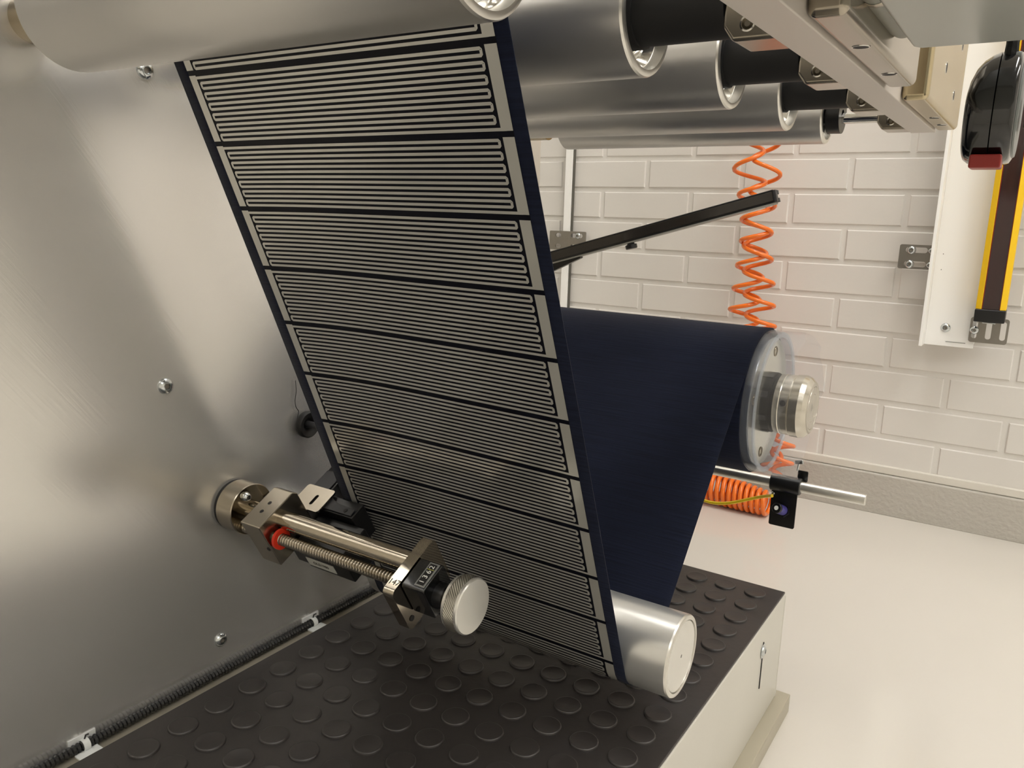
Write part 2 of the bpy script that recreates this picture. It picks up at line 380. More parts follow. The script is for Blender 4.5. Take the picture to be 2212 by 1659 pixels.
# ================================================================== FABRIC WEB
def tangent(c1, r1, s1, c2, r2, s2, want):
    d = (c2[0]-c1[0], c2[1]-c1[1]); D = math.hypot(*d); k = (s1*r1-s2*r2)/D; ph = math.atan2(d[1], d[0]); best = None
    for sg in (1, -1):
        a = ph+sg*math.acos(k); n = (math.cos(a), math.sin(a)); sc = n[0]*want[0]+n[1]*want[1]
        if best is None or sc > best[0]: best = (sc, n)
    n = best[1]
    return (c1[0]+n[0]*s1*r1, c1[1]+n[1]*s1*r1), (c2[0]+n[0]*s2*r2, c2[1]+n[1]*s2*r2), n
SY, SZ, SR = 0.93924, -0.20995, 0.0861
TH = 0.0004
SRW = SR; SR = 0.0865
cs, cb, c1 = (SY, SZ), (BYB, BZB), RY[1][:2]
pA, pB, n1 = tangent(cs, SR, -1, cb, BRB+TH, 1, (0.74, -0.67))
pC, pD, n2 = tangent(cb, BRB+TH, 1, c1, RY[1][2]+TH, -1, (-0.92, -0.40))
def arc(c, p, q, ccw):
    a0 = math.atan2(p[1]-c[1], p[0]-c[0]); a1 = math.atan2(q[1]-c[1], q[0]-c[0]); r = math.hypot(p[0]-c[0], p[1]-c[1])
    if ccw:
        while a1 < a0: a1 += 2*math.pi
    else:
        while a1 > a0: a1 -= 2*math.pi
    k = max(2, int(abs(a1-a0)/0.06)); return [(c[0]+r*math.cos(a0+(a1-a0)*i/k), c[1]+r*math.sin(a0+(a1-a0)*i/k)) for i in range(k+1)]
def line(p, q, k): return [(p[0]+(q[0]-p[0])*i/k, p[1]+(q[1]-p[1])*i/k) for i in range(k+1)]
ex_a = math.radians(62); ex = (c1[0]+(RY[1][2]+TH)*math.cos(ex_a), c1[1]+(RY[1][2]+TH)*math.sin(ex_a))
ed = (-math.sin(ex_a), math.cos(ex_a))
pS = (SY+SR*math.cos(math.radians(75)), SZ+SR*math.sin(math.radians(75)))
path = arc(cs, pS, pA, True)[:-1]+line(pA, pB, 24)[:-1]+arc(cb, pB, pC, False)[:-1]
i_front0 = len(path)
path += line(pC, pD, 80)[:-1]; i_front1 = len(path)
path += arc(c1, pD, ex, True)[:-1]+line(ex, (ex[0]+ed[0]*0.20, ex[1]+ed[1]*0.20), 10)
CS = [0.0]
for a, b in zip(path, path[1:]): CS.append(CS[-1]+math.hypot(b[0]-a[0], b[1]-a[1]))
S0, S1 = CS[i_front0], CS[i_front1]
def web_pt(x, s, off=0.0):
    lo, hi = 0, len(CS)-1
    s = min(max(s, 0), CS[-1]-1e-6)
    while hi-lo > 1:
        m_ = (lo+hi)//2
        if CS[m_] <= s: lo = m_
        else: hi = m_
    t = (s-CS[lo])/(CS[hi]-CS[lo]); a, b = path[lo], path[hi]
    y, z = a[0]+(b[0]-a[0])*t, a[1]+(b[1]-a[1])*t
    def dirn(i):
        p, q = path[max(i-1, 0)], path[min(i+1, len(path)-1)]; d = math.hypot(q[0]-p[0], q[1]-p[1]); return ((q[0]-p[0])/d, (q[1]-p[1])/d)
    d0_, d1_ = dirn(lo), dirn(hi); d = (d0_[0]*(1-t)+d1_[0]*t, d0_[1]*(1-t)+d1_[1]*t); l = math.hypot(*d); d = (d[0]/l, d[1]/l)
    n = (-d[1], d[0])
    u = (s-S0)/(S1-S0)
    if 0 < u < 1:                                     # slight slack of the free span
        e = math.sin(math.pi*u)**2; q = (x+0.400)/0.1455
        off += e*(-0.0065*math.cos(q*math.pi/2)+0.0016*math.sin(q*3.1+0.8))
    return Vector((x, y+n[0]*off, z+n[1]*off))
WX0, WX1 = -0.5455, -0.2545
def strip(mb, xs, ss, off):
    mb.add([web_pt(x, s, off) for s in ss for x in xs], [(j*len(xs)+i, j*len(xs)+i+1, (j+1)*len(xs)+i+1, (j+1)*len(xs)+i) for j in range(len(ss)-1) for i in range(len(xs)-1)])
web = thing('printed_fabric', ((WX0+WX1)/2, BYB, BZB-BRB), 'navy fabric web printed with silver zigzag heater lines, looped through the rollers', 'fabric')
mb = MB(); xs = [WX0+(WX1-WX0)*i/24 for i in range(25)]
ss = sorted(set(CS)); strip(mb, xs, ss, 0.0)
uvs = [((x-WX0), s) for s in ss for x in xs]
o = mb.build('fabric_sheet', 'fabric', parent=web, uvf=lambda i: uvs[i], angle=80)
so = o.modifiers.new('thickness', 'SOLIDIFY'); so.thickness = 0.0006; so.offset = 0
# laminated film under the print, printed side only
FX0, FX1 = -0.5337, -0.2642
T0 = S1+0.035
n_s = 110; fs_ = [S0-0.05+(T0-S0+0.05)*i/n_s for i in range(n_s+1)]
mb = MB(); strip(mb, [FX0+(FX1-FX0)*i/24 for i in range(25)], fs_, 0.00055); mb.build('laminate_film', 'film_dark', parent=web, angle=80)
# printed units
UL, PT, LW = 0.0514, 0.00376, 0.00195
L0, L1, HL, HR, R0, R1 = -0.5337, -0.5265, -0.5247, -0.2745, -0.2725, -0.2642
def s_of_z(z):                                       # arc length on the free span at height z
    return S0+(z-pC[1])/(pD[1]-pC[1])*(S1-S0)
s_top0 = s_of_z(0.0905)
bow = lambda x: 0.0
def trace(mb, pts, wdt, seg=0.012):
    """ribbon along a polyline of (x, s) on the web"""
    P = []
    for (a, b), (c, d) in zip(pts, pts[1:]):
        k = max(1, int(math.hypot(c-a, d-b)/seg))
        P += [(a+(c-a)*i/k, b+(d-b)*i/k) for i in range(k)]
    P.append(pts[-1])
    vs = []
    for i, (x, s) in enumerate(P):
        p, q = P[max(i-1, 0)], P[min(i+1, len(P)-1)]; dx, ds = q[0]-p[0], q[1]-p[1]; l = math.hypot(dx, ds); nx, ns = -ds/l, dx/l
        vs += [web_pt(x+nx*wdt/2, s+ns*wdt/2, 0.0009), web_pt(x-nx*wdt/2, s-ns*wdt/2, 0.0009)]
    mb.add(vs, [(2*i, 2*i+1, 2*i+3, 2*i+2) for i in range(len(P)-1)])
for u in range(-1, 12):
    st = s_top0-u*UL                                  # s grows upwards
    mb = MB(); top = st-0.0010
    rows = [top-LW/2-i*PT for i in range(13)]
    pts = [(L1-0.004, rows[0])]
    rr = PT*0.5
    for i in range(13):
        goright = i % 2 == 0
        if i == 12: pts += [(R0+0.004, rows[12])]; break
        xe = HR-LW/2 if goright else HL+LW/2
        sg = 1 if goright else -1
        c_ = 0.0004
        pts += [(xe-sg*c_, rows[i]), (xe, rows[i]-c_), (xe, rows[i+1]+c_), (xe-sg*c_, rows[i+1])]
    trace(mb, pts, LW)
    trace(mb, [((L0+L1)/2, st-0.0002), ((L0+L1)/2, st-0.0480)], L1-L0, 0.006)
    trace(mb, [((R0+R1)/2, st-0.0002), ((R0+R1)/2, st-0.0480)], R1-R0, 0.006)
    mb.build('printed_heater', 'silver_ink', parent=web, angle=80)
# wound roll
SR = SRW
mb = MB()
prof = [(WX0, SR-0.0026), (WX0, SR), (WX1-0.0006, SR), (WX1, SR-0.0005), (WX1-0.0004, SR-0.0012), (WX1+0.0004, SR-0.0018), (WX1, SR-0.0026)]
NW = 96; mb.lathe((0, SY, SZ), AX, prof, NW)
uvr = [((t-WX0), 2*math.pi*i/NW*SR) for t, r_ in prof for i in range(NW)]
mb.build('wound_roll', 'fabric', parent=web, uvf=lambda i: uvr[i], angle=40)

# ================================================================== SUPPLY CORE AND SHAFT
core = thing('core_tube', (-0.4, SY, SZ-0.0835), 'clear plastic core tube sticking out of the navy fabric roll', 'tube')
MB().lathe((0, SY, SZ), AX, [(-0.56, 0.0832), (-0.2412, 0.0832), (-0.2412, 0.0766), (-0.56, 0.0766)], 96, close=True).build('tube_wall', 'clear_core', parent=core)
MB().lathe((0, SY, SZ), AX, [(-0.2410, 0.0832), (-0.2400, 0.0832), (-0.2390, 0.0822), (-0.2390, 0.0776), (-0.2400, 0.0766), (-0.2410, 0.0766)], 96, close=True).build('tube_rim', 'clear_rim', parent=core)
mb = MB(); NF = 96; vs = []; fs = []
def film_edge(a): return -0.209+0.004*math.sin(a*3+0.6)+0.0025*math.sin(a*7+1)+0.001*math.sin(a*17)
for t in range(6):
    for i in range(NF):
        a = 2*math.pi*i/NF; x = -0.262+(film_edge(a)+0.262)*t/5; r = 0.0846+0.0004*t/5*math.sin(a*5)
        vs.append((x, SY+r*math.cos(a), SZ+r*math.sin(a)))
for t in range(5):
    for i in range(NF): fs.append((t*NF+i, t*NF+(i+1) % NF, (t+1)*NF+(i+1) % NF, (t+1)*NF+i))
mb.add(vs, fs).build('loose_film', 'clear_film', parent=core, angle=80)
sh = thing('winding_shaft', (-0.4, SY, SZ-0.0366), 'steel winding shaft with rounded nose and core chuck inside the fabric roll', 'shaft')
MB().lathe((0, SY, SZ), AX, [(-0.258, 0.0760), (-0.2490, 0.0760), (-0.2478, 0.0750), (-0.2478, 0.034)], 96).build('chuck_disc', 'chuck_disc', parent=sh)
for k in range(4):
    a = math.radians(78+90*k); q = (-0.2477, SY+0.060*math.cos(a), SZ+0.060*math.sin(a))
    MB().lathe(q, AX, [(0.0003, 0.0062), (0.0008, 0.0058), (0.0008, 0.0050), (-0.004, 0.0048), (-0.004, 0)], 24).build('bolt_hole', 'nickel_dark', parent=sh)
MB().lathe((0, SY, SZ), AX, [(-0.262, 0.035), (-0.2385, 0.035), (-0.2375, 0.0335), (-0.2335, 0.0335)], 64).build('rubber_hub', 'black_matt', parent=sh)
for k in range(8):
    a = math.radians(20+45*k); MB().obox((-0.2445, SY+0.0345*math.cos(a), SZ+0.0345*math.sin(a)), ((1, 0, 0), (0, -math.sin(a), math.cos(a)), (0, math.cos(a), math.sin(a))), (0.004, 0.0035, 0.0015)).build('grip_pad', 'sensor_grey', parent=sh, bev=0.0006)
MB().lathe((0, SY, SZ), AX, [(-0.2340, 0.030), (-0.2340, 0.0348), (-0.2285, 0.0352), (-0.2280, 0.0358), (-0.2272, 0.0352), (-0.2180, 0.0352), (-0.2172, 0.0346), (-0.2164, 0.0362), (-0.2068, 0.0366), (-0.2015, 0.0345), (-0.1972, 0.0302), (-0.1966, 0.0285), (-0.1966, 0.0255), (-0.1972, 0.0252), (-0.1972, 0.0248), (-0.1966, 0.0245), (-0.1966, 0.0165), (-0.1970, 0.0162), (-0.1966, 0.0158), (-0.1968, 0.002), (-0.1975, 0)], 96).build('nose', 'nose_steel', parent=sh, angle=22)
ra = math.radians(167); q = Vector((-0.2225, SY+0.0352*math.cos(ra), SZ+0.0352*math.sin(ra)))
MB().lathe(q, (0, math.cos(ra), math.sin(ra)), [(-0.002, 0.0036), (0.0005, 0.0036), (0.0005, 0.0027), (0.0002, 0.0026)], 20).build('screw_rim', 'chrome', parent=sh)
MB().cyl(q-Vector((0, math.cos(ra), math.sin(ra)))*0.002, (0, math.cos(ra), math.sin(ra)), 0.0027, 0.0024, 16).build('screw_socket', 'black_matt', parent=sh)
MB().cyl((XP+0.0003, SY, SZ), AX, 0.0335, 0.3690, 48).build('spindle', 'nickel', parent=sh)

# ================================================================== PLATFORM AND MAT
ZT = -0.4545; XM = -0.2106; YB = 0.968
plat = thing('machine_step', (-0.42, 0.4, ZF), 'low cream metal step under the rubber mat, beside the panel', 'step')
MB().box(XP+0.0005, XM-0.004, -0.55, YB-0.002, -0.600, -0.4585).build('step_body', 'steel_shelf', parent=plat, bev=0.001)
MB().add([(XM-0.0035, y, z) for y in (-0.55, YB+0.001) for z in (-0.4575, -0.600)]+[(XM, y, z) for y in (-0.55, YB+0.001) for z in (-0.4575, -0.600)],
         [(0, 1, 3, 2), (4, 6, 7, 5), (0, 4, 5, 1), (2, 3, 7, 6), (0, 2, 6, 4), (1, 5, 7, 3)]).build('cheek_plate', 'cheek_paint', parent=plat, bev=0.0016, seg=3)
MB().box(XM-0.3, XM+0.0005, YB-0.002, YB+0.0015, -0.60, -0.459).build('back_plate', 'cheek_paint', parent=plat, bev=0.001)
MB().box(XM-0.012, XM+0.0155, -0.55, YB+0.016, -0.6035, -0.600).build('base_lip', 'lip_paint', parent=plat, bev=0.0008)
MB().box(XM+0.0125, XM+0.0155, -0.55, YB+0.016, -0.6250, -0.6032).build('lip_skirt', 'lip_paint', parent=plat, bev=0.0006)
MB().box(XM-0.38, XM-0.0125, -0.55, YB-0.03, -0.6250, -0.6005).build('plinth_rail', 'lip_paint', parent=plat, bev=0.0006)
# adjuster slot with its screw in the cheek
MB().obox((XM+0.0002, 0.880, -0.5125), ((1, 0, 0), (0, 1, 0), (0, 0, 1)), (0.0006, 0.0012, 0.0300)).build('slot', 'ink_black', parent=plat)
button_bolt('screw', (XM+0.0004, 0.880, -0.4935), AX, 0.0062, plat, washer=True)
mat_o = thing('rubber_mat', (-0.41, 0.3, ZT-0.003), 'black rubber mat with round raised studs on the step', 'mat')
MB().box(-0.611, XM-0.0008, -0.55, YB, ZT-0.0028, ZT).build('mat_sheet', 'rubber', parent=mat_o, bev=0.001)
stud = None
for j in range(19):
    for i in range(10):
        x, y = -0.2415-0.0377*i, 0.9405-0.03775*j
        if stud is None:
            stud = MB().lathe((x, y, ZT-0.0005), (0, 0, 1), [(0, 0.0132), (0.0016, 0.0130), (0.0024, 0.0125), (0.0026, 0.0118), (0.0024, 0.0110), (0.0023, 0)], 28).build('stud', 'rubber', parent=mat_o, angle=60)
            zc = WLOC[stud].z-OZ
        else: copy_part(stud, (x, y, zc), mat_o)
# conduit in the corner
cond = thing('cable_conduit', (-0.6215, 0.4, -0.4575), 'black corrugated cable conduit lying in the corner between panel and mat', 'cable')
pth = []; rad = []
n = 760
for i in range(n):
    y = -0.5+1.40*i/n; pth.append((-0.6250+0.0003*math.sin(y*9), y, -0.4532+0.0004*math.sin(y*6+1))); rad.append(0.0046 if i % 2 else 0.0034)
MB().sweep(pth, rad, 12).build('conduit', 'black_plastic', parent=cond, angle=25)
for yy, lb in ((0.3106, 'white cable tie with adhesive base on the conduit, nearer the viewer'), (0.5690, 'white cable tie with adhesive base on the conduit, under the position slide')):
    t = thing('cable_tie', (-0.6215, yy, -0.458), lb, 'cable tie', 'cable ties on the conduit')
    MB().lathe((-0.6250, yy-0.003, -0.4532), (0, 1, 0), [(0, 0.0047), (0, 0.0055), (0.0055, 0.0055), (0.0055, 0.0047)], 28, close=True).build('strap', 'nylon_white', parent=t)
    MB().box(-0.6225, -0.6125, yy-0.011, yy+0.009, -0.4584, -0.4562).build('adhesive_base', 'nylon_white', parent=t, bev=0.0008)
    MB().box(XP+0.0001, XP+0.0012, yy-0.012, yy+0.012, -0.4520, -0.4455).build('back_tab', 'nylon_white', parent=t, bev=0.0005)
    MB().sweep([(-0.6250, yy, -0.4480), (-0.6245, yy+0.001, -0.4445), (-0.622, yy+0.002, -0.4430)], 0.0007, 6).build('tail', 'black_plastic', parent=t)

# ================================================================== POSITION SLIDE (rod, block, counter, knob)
RYY, RZZ = 0.477, -0.2870
E1 = Vector((0, 0.875, 0.484)); E2 = Vector((0, 0.484, -0.875))
def LP(x, a, b): return Vector((x, RYY, RZZ))+E1*a+E2*b
slide = thing('position_slide', (XP, RYY, -0.345), 'nickel position slide with threaded spindle, digit counter and knurled knob on the panel', 'slide')
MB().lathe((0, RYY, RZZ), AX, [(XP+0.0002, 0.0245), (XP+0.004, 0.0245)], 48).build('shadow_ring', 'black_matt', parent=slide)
MB().lathe((0, RYY, RZZ), AX, [(XP+0.004, 0.0), (XP+0.004, 0.0250), (XP+0.0245, 0.0250), (XP+0.0253, 0.0243), (XP+0.0253, 0.0)], 72).build('flange', 'nickel', parent=slide, angle=25)
MB().lathe((0, RYY, RZZ), AX, [(XP+0.02535, 0.0), (XP+0.02535, 0.0241), (XP+0.0255, 0.0241), (XP+0.0255, 0.0)], 72).build('flange_face', 'nickel_mirror', parent=slide)
button_bolt('flange_screw', LP(XP+0.0255, 0.001, -0.0165), AX, 0.0048, slide, washer=False, h=0.005)
MB().cyl((XP+0.025, RYY, RZZ), AX, 0.0088, 0.208, 48).build('guide_rod', 'nickel_mirror', parent=slide)
# slider block with clipped corners
def ab_prism(x0, x1, pts): return MB().prism([LP(x0, a, b) for a, b in pts], (x1-x0, 0, 0))
blk = ab_prism(-0.586, -0.560, [(-0.025, -0.015), (0.0215, -0.015), (0.026, -0.010), (0.026, 0.037), (-0.0255, 0.037)]).build('slider_block', 'nickel', parent=slide, bev=0.0012)
for xx, a in ((-0.5765, -0.0045), (-0.5685, -0.0045)):
    pass
for a, xx in ((0.0035, -0.5735), (-0.0075, -0.5735)):
    MB().cyl(LP(xx, a, -0.0146), -E2, 0.0021, 0.0004, 16).build('set_hole', 'ink_black', parent=slide)
MB().cyl(LP(-0.5645, -0.0253, 0.0150), -E1, 0.0021, 0.0004, 16).build('set_hole', 'ink_black', parent=slide)
SA, SB = -0.0150, 0.0085                              # spindle position in the tilted frame
sp0 = LP(0, SA, SB)
prof = []; x = XP+0.026
while x < -0.402:
    prof += [(x, 0.0044), (x+0.0010, 0.0057), (x+0.0021, 0.0057), (x+0.0029, 0.0044)]; x += 0.0033
MB().lathe((0, sp0.y, sp0.z), AX, prof, 20).build('threaded_spindle', 'nickel', parent=slide, angle=50)
MB().lathe((0, sp0.y, sp0.z), AX, [(-0.5555, 0.0048), (-0.5555, 0.0098), (-0.5525, 0.0098), (-0.5525, 0.0048)], 36, close=True).build('red_washer', 'red_plastic', parent=slide)
# end plate
pl = [(a, b) for a, b in rrect(-0.0395, 0.0210, -0.0125, 0.0365, 0.005, 5)]
ab_prism(-0.4010, -0.3902, pl).build('end_plate', 'nickel_mirror', parent=slide, angle=25)
MB().cyl(LP(-0.3900, -0.0330, 0.0265), AX, 0.0026, 0.0004, 16).build('plate_hole', 'ink_black', parent=slide)
text_part('pen_mark', '147', 0.0075, LP(-0.3955, -0.0290, -0.01255), (1, 0, 0), -E1*-1, 'ink_black', slide)
# counter
cnt = ab_prism(-0.3898, -0.3670, [(-0.0285, -0.0095), (-0.0270, -0.0115), (-0.0005, -0.0115), (0.0015, -0.0095), (0.0015, 0.0225), (-0.0285, 0.0225)]).build('digit_counter', 'black_gloss', parent=slide, bev=0.0018, seg=3)
wc = LP(-0.3735, -0.0130, -0.01165)
MB().obox(wc, (AX, E1, E2), (0.0050, 0.0118, 0.0004)).build('counter_frame', 'window_frame_grey', parent=cnt, bev=0.0003)
MB().obox(wc-E2*0.0003, (AX, E1, E2), (0.0035, 0.0104, 0.0003)).build('counter_window', 'ink_black', parent=cnt)
for k, ch in enumerate('1362'):
    text_part('digit', ch, 0.0066, wc-E2*0.0007+E1*(-0.0073+k*0.0049), E1, -Vector(AX), 'digit_white', cnt)
MB().obox(wc-E2*0.0006+E1*0.0050, (AX, E1, E2), (0.0035, 0.00025, 0.0002)).build('digit_divider', 'digit_line', parent=cnt)
MB().lathe((0, sp0.y, sp0.z), AX, [(-0.3672, 0.0110), (-0.3585, 0.0104), (-0.3585, 0.0)], 32).build('boss', 'black_plastic', parent=cnt)
MB().lathe((0, sp0.y, sp0.z), AX, [(-0.3590, 0.0080), (-0.3465, 0.0080)], 40).build('collar', 'nickel', parent=slide)
# knob with real knurling
kb = MB(); NK = 110; KR = 0.0228; vs = []; fs = []
rowsx = [-0.3463+0.0095*i/8 for i in range(9)]
for j, xx in enumerate(rowsx):
    for i in range(NK):
        a = 2*math.pi*i/NK; r = KR-0.0004*((i+j) % 2)
        vs.append((xx, sp0.y+r*math.cos(a), sp0.z+r*math.sin(a)))
for j in range(len(rowsx)-1):
    for i in range(NK): fs.append((j*NK+i, j*NK+(i+1) % NK, (j+1)*NK+(i+1) % NK, (j+1)*NK+i))
kb.add(vs, fs); kno = kb.build('knob', 'knurl', parent=slide, smooth=False)
MB().lathe((0, sp0.y, sp0.z), AX, [(-0.3495, 0.0), (-0.3495, 0.0215), (-0.3463, KR)], 80).build('knob_back', 'anodised', parent=kno)
MB().lathe((0, sp0.y, sp0.z), AX, [(-0.3370, KR-0.0003), (-0.3360, KR), (-0.3346, KR-0.0004), (-0.3338, KR-0.0013), (-0.3338, 0.0)], 96).build('knob_face', 'anodised', parent=kno, angle=25)

# ================================================================== EDGE SENSOR
sen = thing('edge_sensor', (-0.55, 0.54, -0.37), 'black fork sensor with white label around the left edge of the printed fabric', 'sensor')
def xa_prism(pts, b0, b1): return MB().prism([LP(x, a, b0) for x, a in pts], E2*(b1-b0))
xa_prism([(-0.5575, -0.002), (-0.4970, -0.002), (-0.4970, 0.034), (-0.5575, 0.034)], 0.0270, 0.0640).build('sensor_body', 'black_plastic', parent=sen, bev=0.0012)
xa_prism([(-0.5760, 0.0), (-0.5580, 0.0), (-0.5580, 0.034), (-0.5760, 0.034)], 0.0390, 0.0640).build('sensor_foot', 'black_plastic', parent=sen, bev=0.0012)
xa_prism([(-0.585, 0.0345), (-0.512, 0.0345), (-0.512, 0.054), (-0.556, 0.054), (-0.560, 0.058), (-0.560, 0.074), (-0.556, 0.078), (-0.512, 0.078), (-0.512, 0.100), (-0.585, 0.100)], 0.0190, 0.0560).build('fork_body', 'black_plastic', parent=sen, bev=0.0015)
xa_prism([(-0.583, 0.036), (-0.514, 0.036), (-0.514, 0.044), (-0.540, 0.046), (-0.562, 0.056), (-0.562, 0.080), (-0.583, 0.080)], 0.0172, 0.0188).build('top_cover', 'sensor_grey', parent=sen, bev=0.0006)
MB().cyl(LP(-0.523, 0.040, 0.0170), -E2, 0.0022, 0.0003, 16).build('cover_screw', 'ink_black', parent=sen)
MB().obox(LP(-0.5375, -0.0022, 0.0545), (AX, E2, E1), (0.0185, 0.0055, 0.00025)).build('label_sticker', 'label_white', parent=sen)
text_part('label_print', 'OLS1980', 0.0056, LP(-0.5375, -0.0026, 0.0545), AX, -E2, 'ink_grey', sen)
plate('sensor_bracket', rrect(-0.5855, -0.548, 0.0268, 0.056, 0.003), [rrect(-0.5655, -0.5615, 0.033, 0.046, 0.0019)], 0.002, LP(0, 0, 0.0150), AX, E1, 'nickel', parent=sen)

# black grommet on the panel
gr = thing('rubber_buffer', (-0.62, 0.5657, -0.238), 'small round black rubber buffer with grey core on the panel, left of the fabric', 'buffer')
MB().lathe((XP, 0.5657, -0.2234), AX, [(0.0005, 0.0), (0.0005, 0.0090), (0.006, 0.0142), (0.011, 0.0142), (0.0125, 0.0128), (0.0115, 0.0080), (0.007, 0.0052), (0.007, 0.0)], 40).build('buffer_disc', 'black_matt', parent=gr, angle=50)
MB().cyl((XP+0.007, 0.5657, -0.2234), AX, 0.0038, 0.018, 24, 0.0006).build('buffer_pin', 'sensor_grey', parent=gr)
def px_x(px, py, x):
    d = rgt*((px-1106)/F_PX)+dwn*((py-829.5)/F_PX)+fwd; return d*(x/d.x)
MB().sweep([px_x(638, 822, -0.6265), px_x(640, 845, -0.6265), px_x(637, 866, -0.6265), px_x(639, 879, -0.6265), px_x(645, 888, -0.6265), px_x(643, 899, -0.6265), px_x(641, 912, -0.6265)], 0.0004, 6).build('thin_wire', 'black_plastic', parent=gr)

# ================================================================== BEAM, BEARING BLOCKS, MOUNTING BLOCKS
ZB = 0.0930
beam = thing('side_beam', (-0.121, 0.5, ZB), 'long pale painted beam carrying the roller bearings at the top right', 'beam')
MB().box(-0.1335, -0.1102, 0.05, 0.9600, ZB, ZB+0.060).build('beam_bar', 'beam_paint', parent=beam, bev=0.0008)
for k, (ri, lb) in enumerate(((2, 'bearing block on the beam holding the second roller'), (3, 'bearing block on the beam holding the third roller'), (4, 'bearing block on the beam holding the fourth roller'), (5, 'smallest, farthest bearing block on the beam, holding the thin roller'))):
    y, z, r = RY[ri]
    t = thing('bearing_block', (-0.15, y, ZB), 'nickel '+lb, 'bearing block', 'nickel bearing blocks on the beam')
    d = 0.017
    MB().prism([(-0.1645, y-d, 0.160), (-0.1645, y-d, 0.1030), (-0.1585, y-d, 0.0950), (-0.1338, y-d, 0.0950), (-0.1338, y-d, 0.160)], (0, 2*d, 0)).build('block', 'nickel', parent=t, bev=0.0022, seg=3)
    q = (-0.1505, y-d, 0.1035)
    MB().lathe(q, (0, -1, 0), [(-0.001, 0.0043), (0.0002, 0.0043), (0.0003, 0.0034), (-0.001, 0.0033)], 20).build('screw_rim', 'chrome', parent=t)
    MB().lathe(q, (0, -1, 0), [(-0.0005, 0.0033), (0.00015, 0.0031), (0.0002, 0.0017), (-0.0004, 0.0016), (-0.0004, 0)], 12).build('screw', 'nickel_dark', parent=t)
def chan(label, x0, x1, y0, y1, z0, z1, m, holes_b, holes_s, group):
    t = thing('mounting_block', ((x0+x1)/2, (y0+y1)/2, z0), label, 'mounting block', group)
    bk = MB().box(x0, x1, y0, y1, z0, z1).build('block', m, parent=t, bev=0.0045, seg=4)
    for hy in holes_b:
        MB().lathe(((x0+x1)/2+0.001, hy, z0), (0, 0, -1), [(0, 0.0050), (0.0003, 0.0048), (0.0003, 0.0042)], 24).build('hole_rim', 'chrome', parent=bk)
        MB().cyl(((x0+x1)/2+0.001, hy, z0), (0, 0, -1), 0.0043, 0.00025, 24).build('hole', 'ink_black', parent=bk)
    for hy, hz_ in holes_s:
        MB().lathe((x1, hy, hz_), AX, [(0, 0.0052), (0.0003, 0.0050), (0.0003, 0.0043)], 24).build('hole_rim', 'chrome', parent=bk)
        MB().cyl((x1, hy, hz_), AX, 0.0044, 0.00025, 24).build('hole', 'ink_black', parent=bk)
    return t
chan('nickel mounting block on the beam, nearer the viewer, with two holes underneath', -0.1098, -0.0905, 0.415, 0.650, ZB+0.0012, ZB+0.080, 'nickel', (0.495, 0.590), ((0.615, 0.135),), 'mounting blocks on the beam')
chan('tall mounting block at the far end of the beam with a yellow reflection put into its colour', -0.1098, -0.0900, 0.715, 0.955, ZB+0.0012, ZB+0.115, 'nickel_yellow_reflection', (0.84, 0.90), ((0.800, 0.130), (0.88, 0.118), (0.90, 0.165)), 'mounting blocks on the beam')

# ================================================================== GREY BOX, CYLINDER, TAPE MEASURE
ZG = 0.104
gb = thing('grey_box', (0.01, 0.42, ZG), 'smooth grey metal box overhanging at the upper right corner', 'box')
MB().prism([(-0.0835, 0.28, ZG), (0.11, 0.28, ZG), (0.11, 0.567, ZG), (-0.0795, 0.567, ZG), (-0.0835, 0.562, ZG)], (0, 0, 0.10)).build('housing', 'box_grey', parent=gb, bev=0.003, seg=3)
dc = thing('damper_cylinder', (-0.0885, 0.4, 0.102), 'dark grey cylinder lying between the beam and the grey box', 'cylinder')
MB().lathe((-0.0860, 0.2, 0.1135), (0, 1, 0), [(0.05, 0), (0.05, 0.0085), (0.330, 0.0085), (0.342, 0.0075), (0.346, 0.0055), (0.347, 0)], 32).build('cylinder_body', 'cylinder_grey', parent=dc)
MB().lathe((-0.0860, 0.2, 0.1135), (0, 1, 0), [(0.250, 0.0087), (0.2505, 0.0090), (0.256, 0.0090), (0.2565, 0.0087)], 32).build('cylinder_band', 'nickel', parent=dc)
tm = thing('tape_measure', (-0.037, 0.632, 0.036), 'glossy black tape measure hanging by its strap, red button at the bottom', 'tape measure')
yc, zc_ = 0.632, 0.0745
def dprof(s_, tp=1.0):
    out = []
    for k in range(40):
        a = 2*math.pi*k/40; ca, sa = math.cos(a), math.sin(a); e = 0.62
        out.append((yc+s_*0.034*math.copysign(abs(ca)**e, ca)*(1-0.16*max(0, sa)), zc_+s_*0.0345*math.copysign(abs(sa)**(e+0.1), sa)*(tp if sa > 0 else 1)))
    return out
def stack(layers):
    mb = MB(); rows = []; vs = []; fs = []
    for x, s_, *tp in layers:
        rows.append(len(vs)); vs += [(x, y, z) for y, z in dprof(s_, *tp)]
    for a, b in zip(rows, rows[1:]):
        for i in range(40): fs.append((a+i, a+(i+1) % 40, b+(i+1) % 40, b+i))
    fs += [tuple(range(rows[0]+39, rows[0]-1, -1)), tuple(rows[-1]+i for i in range(40))]
    return mb.add(vs, fs)
stack([(-0.0545, 0.84, 0.45), (-0.0535, 0.93, 0.58), (-0.0510, 0.985, 0.74), (-0.0475, 1.0, 0.86), (-0.0430, 1.0, 0.95), (-0.0388, 1.0), (-0.0386, 0.990)]).build('case_left', 'black_gloss', parent=tm, angle=50)
stack([(-0.0383, 0.990), (-0.0381, 1.0), (-0.0300, 1.0), (-0.0275, 0.97), (-0.0262, 0.90)]).build('case_right', 'black_gloss', parent=tm, angle=50)
stack([(-0.0261, 0.88), (-0.0249, 0.86), (-0.0246, 0.80)]).build('side_plate', 'case_grey', parent=tm, angle=40)
